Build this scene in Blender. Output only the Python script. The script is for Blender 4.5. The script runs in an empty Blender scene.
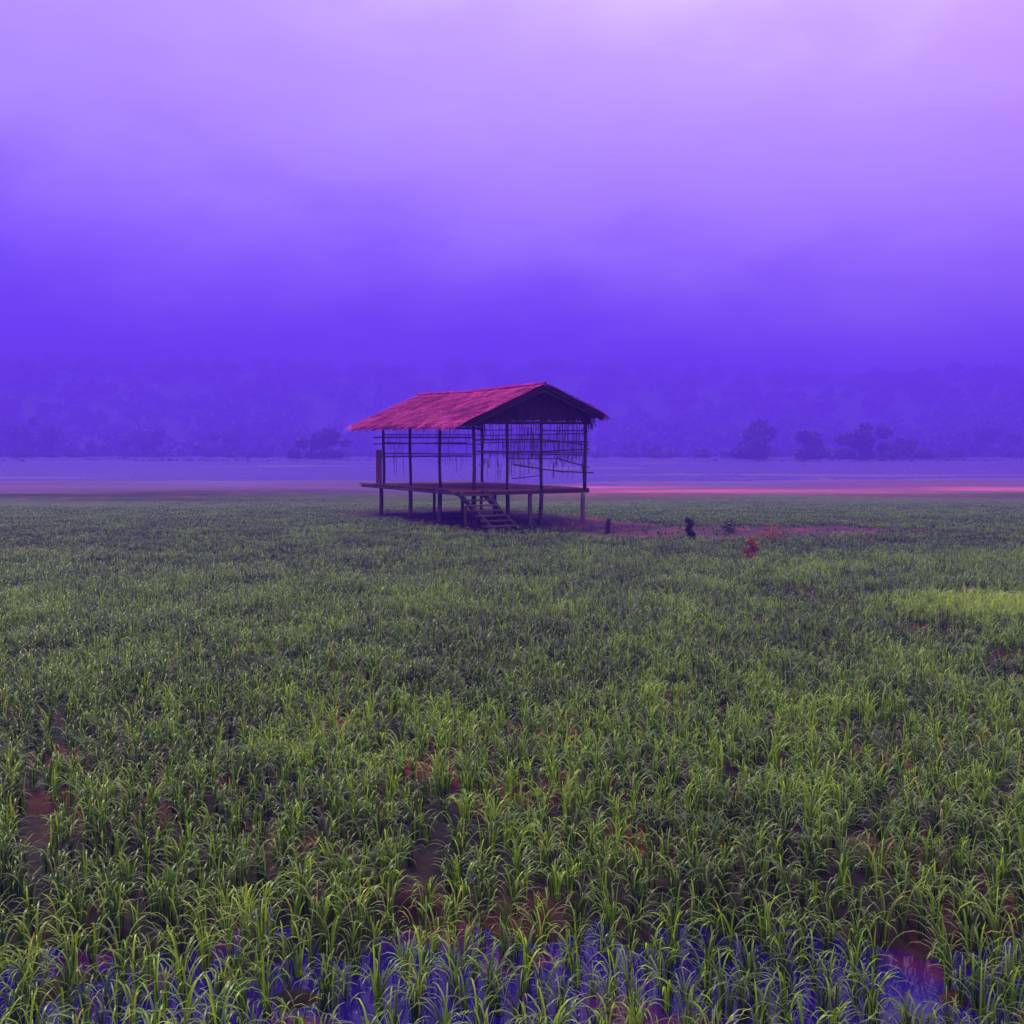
import bpy, math, random
import numpy as np
from mathutils import Vector, Matrix

R = math.radians
rng = np.random.default_rng(7)
random.seed(7)
sc = bpy.context.scene
col = sc.collection

# ------------------------------------------------------------------ tagging
def tag(o, label=None, cat=None, group=None, kind=None):
    if label: o["label"] = label
    if cat: o["category"] = cat
    if group: o["group"] = group
    if kind: o["kind"] = kind
    return o

def empty(name, loc, rz=0.0):
    o = bpy.data.objects.new(name, None)
    o.empty_display_size = 0.2
    col.objects.link(o)
    o.location = loc
    o.rotation_euler = (0, 0, rz)
    return o

# ------------------------------------------------------------------ mesh helpers
def link_mesh(name, me, mat, parent=None):
    o = bpy.data.objects.new(name, me)
    col.objects.link(o)
    if mat: me.materials.append(mat)
    if parent is not None: o.parent = parent
    return o

def np_mesh(name, verts, quads, tint=None, smooth=True, pale=None):
    """fast mesh of quads (tris as repeated index are not allowed)"""
    me = bpy.data.meshes.new(name)
    verts = np.asarray(verts, np.float32); quads = np.asarray(quads, np.int32)
    n = quads.shape[1]
    me.vertices.add(len(verts)); me.vertices.foreach_set("co", verts.ravel())
    me.loops.add(quads.size); me.loops.foreach_set("vertex_index", quads.ravel())
    me.polygons.add(len(quads))
    me.polygons.foreach_set("loop_start", np.arange(0, quads.size, n, dtype=np.int32))
    me.update(calc_edges=True)
    if smooth: me.polygons.foreach_set("use_smooth", np.ones(len(quads), bool))
    if tint is not None:
        a = me.attributes.new("tint", 'FLOAT', 'POINT')
        a.data.foreach_set("value", np.asarray(tint, np.float32))
    if pale is not None:
        a = me.attributes.new("pale", 'FLOAT', 'POINT'); a.data.foreach_set("value", np.asarray(pale, np.float32))
    me.validate()
    return me

class MB:
    """collects boxes, tubes and sheets, then links them as ONE mesh object"""
    def __init__(s): s.v = []; s.f = []; s.t = []
    def add(s, vs, fs, tint=0.5):
        b = len(s.v)
        s.v += [tuple(map(float, p)) for p in vs]; s.f += [tuple(b + i for i in f) for f in fs]
        s.t += [tint] * len(vs)
    def box(s, lo, hi, tint=0.5):
        x0, y0, z0 = lo; x1, y1, z1 = hi
        s.add([(x0,y0,z0),(x1,y0,z0),(x1,y1,z0),(x0,y1,z0),(x0,y0,z1),(x1,y0,z1),(x1,y1,z1),(x0,y1,z1)],
              [(0,3,2,1),(4,5,6,7),(0,1,5,4),(1,2,6,5),(2,3,7,6),(3,0,4,7)], tint)
    def bar(s, a, b, w, h, tint=0.5, up=(0,0,1)):
        """rectangular bar from a to b, w across and h along up"""
        a = Vector(a); b = Vector(b); d = (b - a).normalized()
        side = d.cross(Vector(up))
        if side.length < 1e-4: side = Vector((1,0,0))
        side.normalize(); u = side.cross(d).normalized()
        vs = []
        for p in (a, b):
            for sx, sy in ((-1,-1),(1,-1),(1,1),(-1,1)):
                vs.append(p + side*(sx*w/2) + u*(sy*h/2))
        s.add(vs, [(0,1,2,3),(7,6,5,4),(0,4,5,1),(1,5,6,2),(2,6,7,3),(3,7,4,0)], tint)
    def tube(s, pts, rad, n=8, tint=0.5, knots=0.0):
        pts = [Vector(p) for p in pts]
        rad = [rad]*len(pts) if not hasattr(rad, "__len__") else rad
        ring = []
        for i, p in enumerate(pts):
            d = (pts[min(i+1,len(pts)-1)] - pts[max(i-1,0)]).normalized()
            a = Vector((1,0,0)) if abs(d.x) < 0.8 else Vector((0,1,0))
            e1 = d.cross(a).normalized(); e2 = d.cross(e1)
            r = rad[i]
            ring.append([p + (e1*math.cos(2*math.pi*k/n) + e2*math.sin(2*math.pi*k/n))*r*(1+random.uniform(-knots,knots)) for k in range(n)])
        vs = [q for rr in ring for q in rr]; fs = []
        for i in range(len(pts)-1):
            for k in range(n):
                fs.append((i*n+k, i*n+(k+1)%n, (i+1)*n+(k+1)%n, (i+1)*n+k))
        fs.append(tuple(range(n))[::-1]); fs.append(tuple((len(pts)-1)*n+k for k in range(n)))
        s.add(vs, fs, tint)
    def pole(s, a, b, r0, r1=None, n=8, seg=6, wob=0.012, tint=0.5):
        """a slightly crooked natural pole"""
        a = Vector(a); b = Vector(b); r1 = r0 if r1 is None else r1
        ph = random.uniform(0, 6.28); pts = []; rs = []
        for i in range(seg+1):
            t = i/seg; w = math.sin(math.pi*t)*wob
            pts.append(a.lerp(b, t) + Vector((math.cos(ph+t*3), math.sin(ph+t*3), 0.4*math.sin(ph*2+t*4)))*w)
            rs.append(r0+(r1-r0)*t)
        s.tube(pts, rs, n, tint, 0.06)
    def build(s, name, mat, parent=None, smooth=False):
        me = bpy.data.meshes.new(name)
        me.from_pydata(s.v, [], s.f)
        a = me.attributes.new("tint", 'FLOAT', 'POINT')
        a.data.foreach_set("value", np.asarray(s.t, np.float32))
        if smooth: me.polygons.foreach_set("use_smooth", np.ones(len(me.polygons), bool))
        me.update()
        return link_mesh(name, me, mat, parent)

# ------------------------------------------------------------------ noise (numpy value noise)
_perm = np.random.default_rng(3).random((256, 256))
def vnoise(x, y):
    x = np.asarray(x, float); y = np.asarray(y, float)
    xi = np.floor(x).astype(int); yi = np.floor(y).astype(int)
    fx = x - xi; fy = y - yi
    fx = fx*fx*(3-2*fx); fy = fy*fy*(3-2*fy)
    g = lambda a, b: _perm[a & 255, b & 255]
    return (g(xi,yi)*(1-fx)+g(xi+1,yi)*fx)*(1-fy) + (g(xi,yi+1)*(1-fx)+g(xi+1,yi+1)*fx)*fy
def fbm(x, y, o=4):
    s = 0; a = 0.5; n = 0
    for k in range(o):
        s = s + a*vnoise(np.asarray(x)*2**k + 17.3*k, np.asarray(y)*2**k - 9.1*k); n += a; a *= 0.5
    return s/n

# ------------------------------------------------------------------ camera
EYE = 2.5; F = 1024.0; HOR = 450.0
cam = bpy.data.cameras.new("camera")
cam.sensor_fit = 'HORIZONTAL'; cam.sensor_width = 36.0; cam.lens = 36.0*F/1024
cam.clip_start = 0.05; cam.clip_end = 3000
co = bpy.data.objects.new("camera", cam); col.objects.link(co)
co.location = (0, 0, EYE)
co.rotation_euler = (R(90 - math.degrees(math.atan((512-HOR)/F))), 0, 0)
sc.camera = co

def gp(px, py):
    """ground point seen at a pixel of the photo (used to read off where things stand)"""
    Y = EYE*F/(py-HOR)
    return ((px-512)/F*Y, Y)

# ------------------------------------------------------------------ materials
def new_mat(name):
    m = bpy.data.materials.new(name); m.use_nodes = True
    nt = m.node_tree
    b = nt.nodes["Principled BSDF"]
    return m, nt, b
def N(nt, t, **kw):
    n = nt.nodes.new(t)
    for k, v in kw.items():
        if k in n.inputs.keys(): n.inputs[k].default_value = v
        else: setattr(n, k, v)
    return n
def ramp(nt, stops):
    n = nt.nodes.new("ShaderNodeValToRGB"); e = n.color_ramp.elements
    while len(e) < len(stops): e.new(0.5)
    for i, (p, c) in enumerate(stops):
        e[i].position = p; e[i].color = (*c, 1)
    return n

def mat_tinted(name, stops, rough=0.8, scale=8.0, amt=0.5, stretch=(1,1,1), bump=0.0, spec=0.3):
    """colour from the per-piece 'tint' value plus object-space noise"""
    m, nt, b = new_mat(name)
    at = N(nt, "ShaderNodeAttribute", attribute_name="tint")
    tc = N(nt, "ShaderNodeTexCoord"); mp = N(nt, "ShaderNodeMapping"); mp.inputs["Scale"].default_value = stretch
    no = N(nt, "ShaderNodeTexNoise"); no.inputs["Scale"].default_value = scale; no.inputs["Detail"].default_value = 6
    nt.links.new(tc.outputs["Object"], mp.inputs[0]); nt.links.new(mp.outputs[0], no.inputs["Vector"])
    ma = N(nt, "ShaderNodeMath", operation='MULTIPLY_ADD'); ma.inputs[1].default_value = amt; ma.inputs[2].default_value = -amt/2
    nt.links.new(no.outputs["Fac"], ma.inputs[0])
    ad = N(nt, "ShaderNodeMath", operation='ADD'); nt.links.new(at.outputs["Fac"], ad.inputs[0]); nt.links.new(ma.outputs[0], ad.inputs[1])
    rp = ramp(nt, stops); nt.links.new(ad.outputs[0], rp.inputs[0]); nt.links.new(rp.outputs[0], b.inputs["Base Color"])
    b.inputs["Roughness"].default_value = rough; b.inputs["Specular IOR Level"].default_value = spec
    if bump:
        bp = N(nt, "ShaderNodeBump"); bp.inputs["Strength"].default_value = bump; bp.inputs["Distance"].default_value = 0.02
        nt.links.new(no.outputs["Fac"], bp.inputs["Height"]); nt.links.new(bp.outputs[0], b.inputs["Normal"])
    return m

def mat_leaf(name, stops, rough=0.42, trans=0.3, spec=0.55, objrand=0.0):
    m, nt, b = new_mat(name)
    at = N(nt, "ShaderNodeAttribute", attribute_name="tint")
    oi = N(nt, "ShaderNodeObjectInfo")
    ma = N(nt, "ShaderNodeMath", operation='MULTIPLY_ADD'); ma.inputs[1].default_value = objrand; ma.inputs[2].default_value = -objrand/2
    nt.links.new(oi.outputs["Random"], ma.inputs[0])
    ad = N(nt, "ShaderNodeMath", operation='ADD'); nt.links.new(at.outputs["Fac"], ad.inputs[0]); nt.links.new(ma.outputs[0], ad.inputs[1])
    rp = ramp(nt, stops); nt.links.new(ad.outputs[0], rp.inputs[0])
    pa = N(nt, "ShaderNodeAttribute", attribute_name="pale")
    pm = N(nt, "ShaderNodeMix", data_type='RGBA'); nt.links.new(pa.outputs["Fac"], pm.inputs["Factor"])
    nt.links.new(rp.outputs[0], pm.inputs["A"]); pm.inputs["B"].default_value = (0.25, 0.32, 0.09, 1)  # sky sheen on the arched leaves, painted as a paler colour
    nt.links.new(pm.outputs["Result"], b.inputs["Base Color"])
    b.inputs["Roughness"].default_value = rough; b.inputs["Specular IOR Level"].default_value = spec
    tr = N(nt, "ShaderNodeBsdfTranslucent"); nt.links.new(rp.outputs[0], tr.inputs["Color"])
    mx = N(nt, "ShaderNodeMixShader"); mx.inputs[0].default_value = trans
    nt.links.new(b.outputs[0], mx.inputs[1]); nt.links.new(tr.outputs[0], mx.inputs[2])
    nt.links.new(mx.outputs[0], nt.nodes["Material Output"].inputs["Surface"])
    return m

RICE = [(0.0, (0.016,0.025,0.003)), (0.3, (0.045,0.092,0.002)), (0.55, (0.155,0.31,0.001)), (0.8, (0.36,0.56,0.002)), (0.93, (0.40,0.40,0.06)), (1.0, (0.42,0.24,0.08))]
M = {}
M["rice"] = mat_leaf("rice_leaf", RICE, rough=0.33, trans=0.25, spec=0.20, objrand=0.14)
M["forest"] = mat_leaf("forest_leaf", [(0,(0.02,0.035,0.018)),(0.5,(0.045,0.07,0.03)),(1,(0.09,0.12,0.05))], rough=0.6, trans=0.15, spec=0.3)
M["dark_bush"] = mat_leaf("dark_bush_leaf", [(0,(0.02,0.025,0.015)),(0.5,(0.045,0.055,0.03)),(1,(0.08,0.09,0.04))], rough=0.6, trans=0.1, spec=0.3)
M["red_bush"] = mat_leaf("red_bush_leaf", [(0,(0.16,0.05,0.02)),(0.5,(0.36,0.12,0.04)),(1,(0.5,0.24,0.08))], rough=0.6, trans=0.2, spec=0.3)
M["thatch"] = mat_tinted("red_thatch", [(0,(0.07,0.008,0.04)),(0.35,(0.36,0.016,0.20)),(0.65,(0.62,0.034,0.31)),(1,(0.85,0.14,0.40))], rough=0.9, spec=0.08, scale=4, amt=1.2, stretch=(1,5,1))
M["thatch_dark"] = mat_tinted("dark_thatch", [(0,(0.010,0.006,0.008)),(0.5,(0.025,0.014,0.016)),(1,(0.05,0.028,0.026))], rough=0.95, scale=6, amt=0.6, stretch=(4,4,1), spec=0.1)  # darker thatch copy, carries painted shade on roof edges, underside and gable
M["wood"] = mat_tinted("weathered_wood", [(0,(0.020,0.012,0.012)),(0.5,(0.055,0.030,0.028)),(1,(0.17,0.11,0.10))], rough=0.8, scale=5, amt=0.5, stretch=(6,6,0.8), bump=0.3)
M["bamboo"] = mat_tinted("old_bamboo", [(0,(0.02,0.012,0.012)),(0.5,(0.05,0.03,0.026)),(1,(0.16,0.10,0.08))], rough=0.65, scale=9, amt=0.5)
M["deck"] = mat_tinted("red_brown_planks", [(0,(0.06,0.018,0.022)),(0.5,(0.17,0.045,0.05)),(1,(0.30,0.10,0.09))], rough=0.75, scale=3, amt=0.5, stretch=(1,6,6), bump=0.3)
M["board"] = mat_tinted("rust_board", [(0,(0.07,0.02,0.02)),(0.5,(0.16,0.045,0.04)),(1,(0.24,0.08,0.07))], rough=0.8, scale=5, amt=0.5, stretch=(6,6,1))
M["bark"] = mat_tinted("bark", [(0,(0.03,0.022,0.018)),(0.5,(0.06,0.045,0.035)),(1,(0.11,0.085,0.07))], rough=0.9, scale=7, amt=0.5, stretch=(3,3,1), bump=0.4)

# ground -----------------------------------------------------------
def ground_material():
    m, nt, b = new_mat("field_soil")
    geo = N(nt, "ShaderNodeNewGeometry")
    L = nt.links.new
    n1 = N(nt, "ShaderNodeTexNoise"); n1.inputs["Scale"].default_value = 0.9; n1.inputs["Detail"].default_value = 8
    n2 = N(nt, "ShaderNodeTexNoise"); n2.inputs["Scale"].default_value = 9.0; n2.inputs["Detail"].default_value = 8
    L(geo.outputs["Position"], n1.inputs["Vector"]); L(geo.outputs["Position"], n2.inputs["Vector"])
    mud = ramp(nt, [(0.30,(0.012,0.012,0.010)),(0.5,(0.024,0.018,0.014)),(0.62,(0.07,0.020,0.014)),(0.71,(0.20,0.028,0.020)),(0.8,(0.06,0.03,0.02))])
    L(n1.outputs["Fac"], mud.inputs[0])
    fine = ramp(nt, [(0.3,(0.55,0.55,0.55)),(0.7,(1.2,1.2,1.2))]); L(n2.outputs["Fac"], fine.inputs[0])
    mu = N(nt, "ShaderNodeMix", data_type='RGBA', blend_type='MULTIPLY'); mu.inputs["Factor"].default_value = 1
    L(mud.outputs[0], mu.inputs["A"]); L(fine.outputs[0], mu.inputs["B"])
    # dry straw strips of the fields beyond the hut: colour by the 'zone' value of the sheet
    z = N(nt, "ShaderNodeAttribute", attribute_name="zone")
    n3 = N(nt, "ShaderNodeTexNoise"); n3.inputs["Scale"].default_value = 0.12; n3.inputs["Detail"].default_value = 8
    mp = N(nt, "ShaderNodeMapping"); mp.inputs["Scale"].default_value = (0.45, 1.2, 1)
    L(geo.outputs["Position"], mp.inputs[0]); L(mp.outputs[0], n3.inputs["Vector"])
    straw = ramp(nt, [(0.38,(0.14,0.10,0.08)),(0.5,(0.34,0.075,0.20)),(0.66,(0.72,0.10,0.38))]); L(n3.outputs["Fac"], straw.inputs[0])
    mx = N(nt, "ShaderNodeMix", data_type='RGBA'); L(z.outputs["Fac"], mx.inputs["Factor"])
    L(mu.outputs["Result"], mx.inputs["A"]); L(straw.outputs[0], mx.inputs["B"])
    # low green growth of the fields behind
    g = N(nt, "ShaderNodeAttribute", attribute_name="green")
    n4 = N(nt, "ShaderNodeTexNoise"); n4.inputs["Scale"].default_value = 2.5; n4.inputs["Detail"].default_value = 8
    L(geo.outputs["Position"], n4.inputs["Vector"])
    grn = ramp(nt, [(0.3,(0.035,0.05,0.018)),(0.7,(0.09,0.12,0.035))]); L(n4.outputs["Fac"], grn.inputs[0])
    mx2 = N(nt, "ShaderNodeMix", data_type='RGBA'); L(g.outputs["Fac"], mx2.inputs["Factor"])
    L(mx.outputs["Result"], mx2.inputs["A"]); L(grn.outputs[0], mx2.inputs["B"])
    # dark scrub ground towards the hills
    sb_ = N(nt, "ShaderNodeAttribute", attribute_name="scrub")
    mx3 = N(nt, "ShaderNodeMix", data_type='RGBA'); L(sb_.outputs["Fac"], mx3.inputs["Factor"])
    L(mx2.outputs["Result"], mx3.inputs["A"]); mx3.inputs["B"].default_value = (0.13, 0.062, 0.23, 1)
    L(mx3.outputs["Result"], b.inputs["Base Color"])
    b.inputs["Roughness"].default_value = 0.8; b.inputs["Specular IOR Level"].default_value = 0.08
    bp = N(nt, "ShaderNodeBump"); bp.inputs["Strength"].default_value = 0.8; bp.inputs["Distance"].default_value = 0.03
    L(n2.outputs["Fac"], bp.inputs["Height"]); L(bp.outputs[0], b.inputs["Normal"])
    return m
M["ground"] = ground_material()

def water_material():
    m, nt, b = new_mat("paddy_water")
    L = nt.links.new
    tc = N(nt, "ShaderNodeNewGeometry")
    n1 = N(nt, "ShaderNodeTexNoise"); n1.inputs["Scale"].default_value = 1.3; n1.inputs["Detail"].default_value = 4
    L(tc.outputs["Position"], n1.inputs["Vector"])
    rp = ramp(nt, [(0.35,(0.012,0.006,0.10)),(0.55,(0.018,0.008,0.13)),(0.68,(0.09,0.014,0.04))]); L(n1.outputs["Fac"], rp.inputs[0])  # violet of the reflected sky painted into the base; red is submerged mud
    L(rp.outputs[0], b.inputs["Base Color"])
    b.inputs["Roughness"].default_value = 0.025; b.inputs["IOR"].default_value = 1.27
    n2 = N(nt, "ShaderNodeTexNoise"); n2.inputs["Scale"].default_value = 14; n2.inputs["Detail"].default_value = 3
    L(tc.outputs["Position"], n2.inputs["Vector"])
    bp = N(nt, "ShaderNodeBump"); bp.inputs["Strength"].default_value = 0.10; bp.inputs["Distance"].default_value = 0.01
    L(n2.outputs["Fac"], bp.inputs["Height"]); L(bp.outputs[0], b.inputs["Normal"])
    return m
M["water"] = water_material()

# ------------------------------------------------------------------ field layout (world metres, x right, y away)
HUT = (-1.173, 31.6)
UX, UY = -0.491, 0.871       # the hut's long direction
VX, VY = 0.871, 0.491        # the hut's gable direction
def hut_local(x, y):
    dx = x-HUT[0]; dy = y-HUT[1]
    return dx*VX+dy*VY, dx*UX+dy*UY

def seg_dist(x, y, pts):
    d = np.full(np.shape(x), 1e9)
    for (x0,y0),(x1,y1) in zip(pts[:-1], pts[1:]):
        vx, vy = x1-x0, y1-y0; L2 = vx*vx+vy*vy
        t = np.clip(((x-x0)*vx+(y-y0)*vy)/L2, 0, 1)
        d = np.minimum(d, np.hypot(x-x0-t*vx, y-y0-t*vy))
    return d
TRACK = [gp(362,690), gp(380,735), gp(404,775), gp(440,850), gp(436,890), gp(410,930), gp(365,985), gp(340,1060)]
TRACK_B = [gp(60,720), gp(45,800), gp(30,860), gp(0,930)]
TRACK_C = [gp(905,735), gp(880,760), gp(740,800)]
BARE_SPOTS = [(gp(655,1000),0.28),(gp(915,1010),0.3),(gp(985,930),0.25),(gp(15,880),0.35),(gp(870,870),0.22),(gp(350,990),0.35),(gp(95,990),0.22),(gp(200,690),0.5)]

def bare(x, y):
    """0..1: how bare the soil is (trodden track, ground round the hut)"""
    x = np.asarray(x, float); y = np.asarray(y, float)
    wob = (fbm(x*1.7, y*1.7, 3)-0.5)
    b = 0.8*np.clip(1.2 - seg_dist(x, y, TRACK)/(0.10+0.12*wob), 0, 1)
    b = np.maximum(b, 0.7*np.clip(1.2 - seg_dist(x, y, TRACK_B)/(0.15+0.2*wob), 0, 1))
    b = np.maximum(b, 0.35*np.clip(1.2 - seg_dist(x, y, TRACK_C)/(0.25+0.3*wob), 0, 1))
    for (sx, sy), r in BARE_SPOTS:
        b = np.maximum(b, 0.5*np.clip(1.5 - np.hypot(x-sx, y-sy)/(0.7*r) + wob, 0, 1))
    lx, ly = hut_local(x, y)
    inhut = np.clip(1.0 - np.maximum(np.maximum(-1.0-lx, lx-5.2), np.maximum(-2.3-ly, ly-9.2))/0.5 + wob, 0, 1)
    b = np.maximum(b, inhut)
    # reddish trodden ground to the right of the hut
    e = ((x-6.0)/6.0)**2 + ((y-29.4-0.05*(x-6))/2.6)**2
    b = np.maximum(b, np.clip((1.25-e)*1.6 + 2.2*(fbm(x*0.5, y*0.9, 3)-0.5), 0, 1))
    return b

def gheight(x, y):
    x = np.asarray(x, float); y = np.asarray(y, float)
    h = (fbm(x*1.1, y*1.1, 4)-0.5)*0.16 + (fbm(x*6, y*6, 3)-0.5)*0.055*np.clip((16-y)/6, 0.4, 1)
    h = h + 0.075 - 0.115*np.clip((5.2-y+2.0*(fbm(x*0.8+3, y*0.8, 3)-0.5)+2.4*(fbm(x*3.1, y*3.1, 3)-0.5))/0.8, 0, 1)
    h = h + 0.05*np.clip(1.0 - seg_dist(x, y, TRACK)/0.3, 0, 1)*np.clip((y-4.6)/0.8, 0, 1)
    k = np.clip((y-20)/6, 0, 1)
    h = h*(1-0.5*k) + 0.10*k
    # low bunds between the fields behind
    for by, xs, sl in ((52, 1, 0.03), (70, -1, 0.02), (88, -1, -0.03), (100, 1, 0.01)):
        h = h + 0.30*np.exp(-((y-by-sl*x)/0.5)**2)*np.clip(0.5+xs*x/20, 0.15, 1)
    return h*np.clip((125-y)/60, 0.15, 1) + 0.05*np.exp(-((y-60)/7)**2) + 0.10*(fbm(x*0.09, y*0.16, 3)-0.5)*np.clip((y-48)/8, 0, 1) + 0.26*(fbm(x*0.03+4, y*0.10, 3)-0.47)*np.clip((y-62)/10, 0, 1)*np.clip((300-y)/60, 0, 1)

def axis(lo, hi, d0, d1, grow, far_lo, far_hi):
    a = list(np.arange(lo, hi, d0)); d = d0; p = a[-1]
    while p < far_hi:
        d = min(d*grow, 40); p += d; a.append(p)
    d = d0; p = a[0]; pre = []
    while p > far_lo:
        d = min(d*grow, 40); p -= d; pre.append(p)
    return np.array(pre[::-1]+a)
gx = axis(-4.2, 4.2, 0.05, 0, 1.04, -1350, 1350)
gy = axis(3.4, 8.6, 0.05, 0, 1.028, -1350, 1350)
GX, GY = np.meshgrid(gx, gy)
GZ = gheight(GX, GY)
nx, ny = len(gx), len(gy)
idx = np.arange(nx*ny).reshape(ny, nx)
quads = np.stack([idx[:-1,:-1], idx[:-1,1:], idx[1:,1:], idx[1:,:-1]], -1).reshape(-1, 4)
me = np_mesh("ground", np.stack([GX, GY, GZ], -1).reshape(-1, 3), quads)
yy = GY.ravel(); xx = GX.ravel()
wobf = (fbm(xx*0.06, yy*0.25, 4)-0.5)
edge = np.where(xx > 0, 51, 58)
zone = np.clip((yy-edge+3.5+16*wobf)/7, 0, 1)
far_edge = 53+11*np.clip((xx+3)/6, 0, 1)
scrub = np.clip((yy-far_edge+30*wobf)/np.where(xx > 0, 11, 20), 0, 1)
zone = zone*np.clip(0.22+0.5*(xx/yy+0.02)/0.06, 0.22, 0.85)
green = np.clip((yy-30)/6, 0, 1)*np.clip((56-yy+22*wobf)/9, 0, 1)
green = np.maximum(green, 0.75*np.clip(wobf*9-0.6, 0, 1)*np.clip((yy-60)/10, 0, 1)*np.where(xx < 5, 1, 0.4))
zone = zone*(1-scrub)
zone = np.maximum(zone, 0.16*bare(xx, yy)*np.clip((yy-22)/4, 0, 1)*np.clip((xx-1)/2, 0, 1)*np.clip((45-yy)/5, 0, 1))
green = green*(1-bare(xx, yy))
for nme, arr in (("zone", zone), ("green", green), ("scrub", scrub)):
    a = me.attributes.new(nme, 'FLOAT', 'POINT'); a.data.foreach_set("value", arr.astype(np.float32))
tag(link_mesh("ground", me, M["ground"]), kind="structure")

wb = MB()
wx = np.linspace(-16, 16, 3)
wb.add([(-16,0.5,0),(16,0.5,0),(16,18,0),(-16,18,0)], [(0,1,2,3)])
tag(wb.build("water", M["water"]), kind="structure")
M["mist_water"] = water_material(); M["mist_water"].name = "mist_reflector"
fb_ = M["mist_water"].node_tree.nodes["Principled BSDF"]; fb_.inputs["Roughness"].default_value = 0.24; fb_.inputs["IOR"].default_value = 1.5
wb = MB(); wb.add([(-420,58,0.085),(420,58,0.085),(420,472,0.085),(-420,472,0.085)], [(0,1,2,3)])  # added sheet whose violet reflection stands in for the mist
tag(wb.build("mist_mirror_sheet", M["mist_water"]), kind="structure")

# ------------------------------------------------------------------ rice
def blades(base, az, length, width, lean, bend, power, segs, tint, tint_tip, pale):
    """arched leaf blades: returns verts (n*(segs+1)*2,3), quads, tint"""
    n = len(az); S = segs
    s = np.linspace(0, 1, S+1)
    sm = (s[:-1]+s[1:])/2
    th = lean[:,None] + bend[:,None]*sm[None,:]**power[:,None]          # angle from the vertical
    dl = (length/S)[:,None]
    hr = np.concatenate([np.zeros((n,1)), np.cumsum(np.sin(th)*dl, 1)], 1)
    vz = np.concatenate([np.zeros((n,1)), np.cumsum(np.cos(th)*dl, 1)], 1)
    tw = 0.0
    ca, sa = np.cos(az)[:,None], np.sin(az)[:,None]
    cx = base[:,0:1] + ca*hr; cy = base[:,1:2] + sa*hr; cz = base[:,2:3] + vz
    prof = np.minimum(1, 0.55+2.2*s)*np.sqrt(np.clip(1-s**4.0, 0, 1)); prof[-1] = 0.10
    w = width[:,None]*prof[None,:]/2
    sx, sy = -sa*w, ca*w
    A = np.stack([cx+sx, cy+sy, cz], -1); B = np.stack([cx-sx, cy-sy, cz], -1)
    V = np.stack([A, B], 2).reshape(n, (S+1)*2, 3)
    q = np.array([[2*i, 2*i+1, 2*i+3, 2*i+2] for i in range(S)])
    Q = (q[None] + (np.arange(n)*(S+1)*2)[:,None,None]).reshape(-1, 4)
    T = tint[:,None] + (tint_tip-tint)[:,None]*(s**2)[None,:]
    T = np.repeat(T, 2, 1)
    PL = np.repeat(pale[:,None]*np.clip((s[None,:]-0.35)/0.35, 0, 1), 2, 1)  # painted highlight, grows from mid leaf to the tip
    return V.reshape(-1, 3), Q, T.ravel(), PL.ravel()

def clumps(pos, scale, tone, g, n_up, n_arch, segs, wmul):
    """rice clumps at pos (k,3): some upright shoots and a spray of arching leaves each"""
    k = len(pos); out = []
    for kind, m in (("up", n_up), ("arch", n_arch)):
        n = k*m
        if n == 0: continue
        P = np.repeat(pos, m, 0).copy(); sc_ = np.repeat(scale, m); tn = np.repeat(tone, m)
        az = g.random(n)*2*np.pi
        r = g.random(n)**0.5*0.024
        ro = g.random(n)*2*np.pi
        P[:,0] += np.cos(ro)*r; P[:,1] += np.sin(ro)*r; P[:,2] -= 0.02
        if kind == "up":
            ln = sc_*g.uniform(0.22, 0.43, n); wd = wmul*g.uniform(0.0085, 0.0135, n)
            lean = g.uniform(0.0, 0.15, n); bend = g.uniform(0.2, 2.6, n); pw = g.uniform(3.0, 5.5, n)
            t = np.clip(tn + g.normal(0.22, 0.11, n), 0.02, 0.9); tt = t+0.14
        else:
            ln = sc_*g.uniform(0.32, 0.53, n); wd = wmul*g.uniform(0.0065, 0.0110, n)
            lean = g.uniform(0.02, 0.20, n); bend = g.uniform(2.1, 3.4, n); pw = g.uniform(2.2, 4.2, n)
            t = np.clip(tn + g.normal(-0.10, 0.10, n), 0.02, 0.88); tt = t+0.10  # lighter tips add to the painted highlight
        dead = g.random(n) < 0.010
        t = np.where(dead, 0.98, t); tt = np.where(dead, 1.0, np.minimum(tt, 0.9))
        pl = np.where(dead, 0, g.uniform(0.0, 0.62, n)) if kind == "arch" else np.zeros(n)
        out.append(blades(P, az, ln, wd, lean, bend, pw, segs, t, tt, pl))
    off = 0; V = []; Q = []; T = []; PL = []
    for v, q, t, p in out:
        V.append(v); Q.append(q+off); T.append(t); PL.append(p); off += len(v)
    return np.concatenate(V), np.concatenate(Q), np.concatenate(T), np.concatenate(PL)

def tone_at(x, y):
    t = 0.38 + 0.32*(fbm(x*0.55, y*0.35, 3)-0.5) + 0.40*(vnoise(x*2.1, y*2.1)-0.5)
    # yellower strip beyond the field and the bright patch at its right edge
    e = np.exp(-(((x-7.5)/1.9)**2 + ((y-14.5+0.45*(x-7.5))/1.25)**2)**2)
    t = t + 0.66*e
    s = np.clip((x-3.5)/2, 0, 1)*np.clip(1-np.abs(y-20.5+0.25*(x-8))/2.6, 0, 1)
    t = t + 0.16*s
    return t
def density_at(x, y):
    d = 1.0 - 0.93*bare(x, y)
    # thinly planted strip running out to the right
    dk = seg_dist(x, y, [gp(775,600), gp(850,612), gp(935,642), gp(1040,690)])
    d = d*(1 - 0.55*np.clip(1.3-dk/(0.45+0.02*y), 0, 1))
    d = d*np.clip(0.6+1.2*fbm(x*0.9+5, y*0.9, 3), 0.72, 1.0)
    d = d*np.clip((49-y+22*(fbm(x*0.1, y*0.2)-0.5))/4, 0, 1)
    return d

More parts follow.
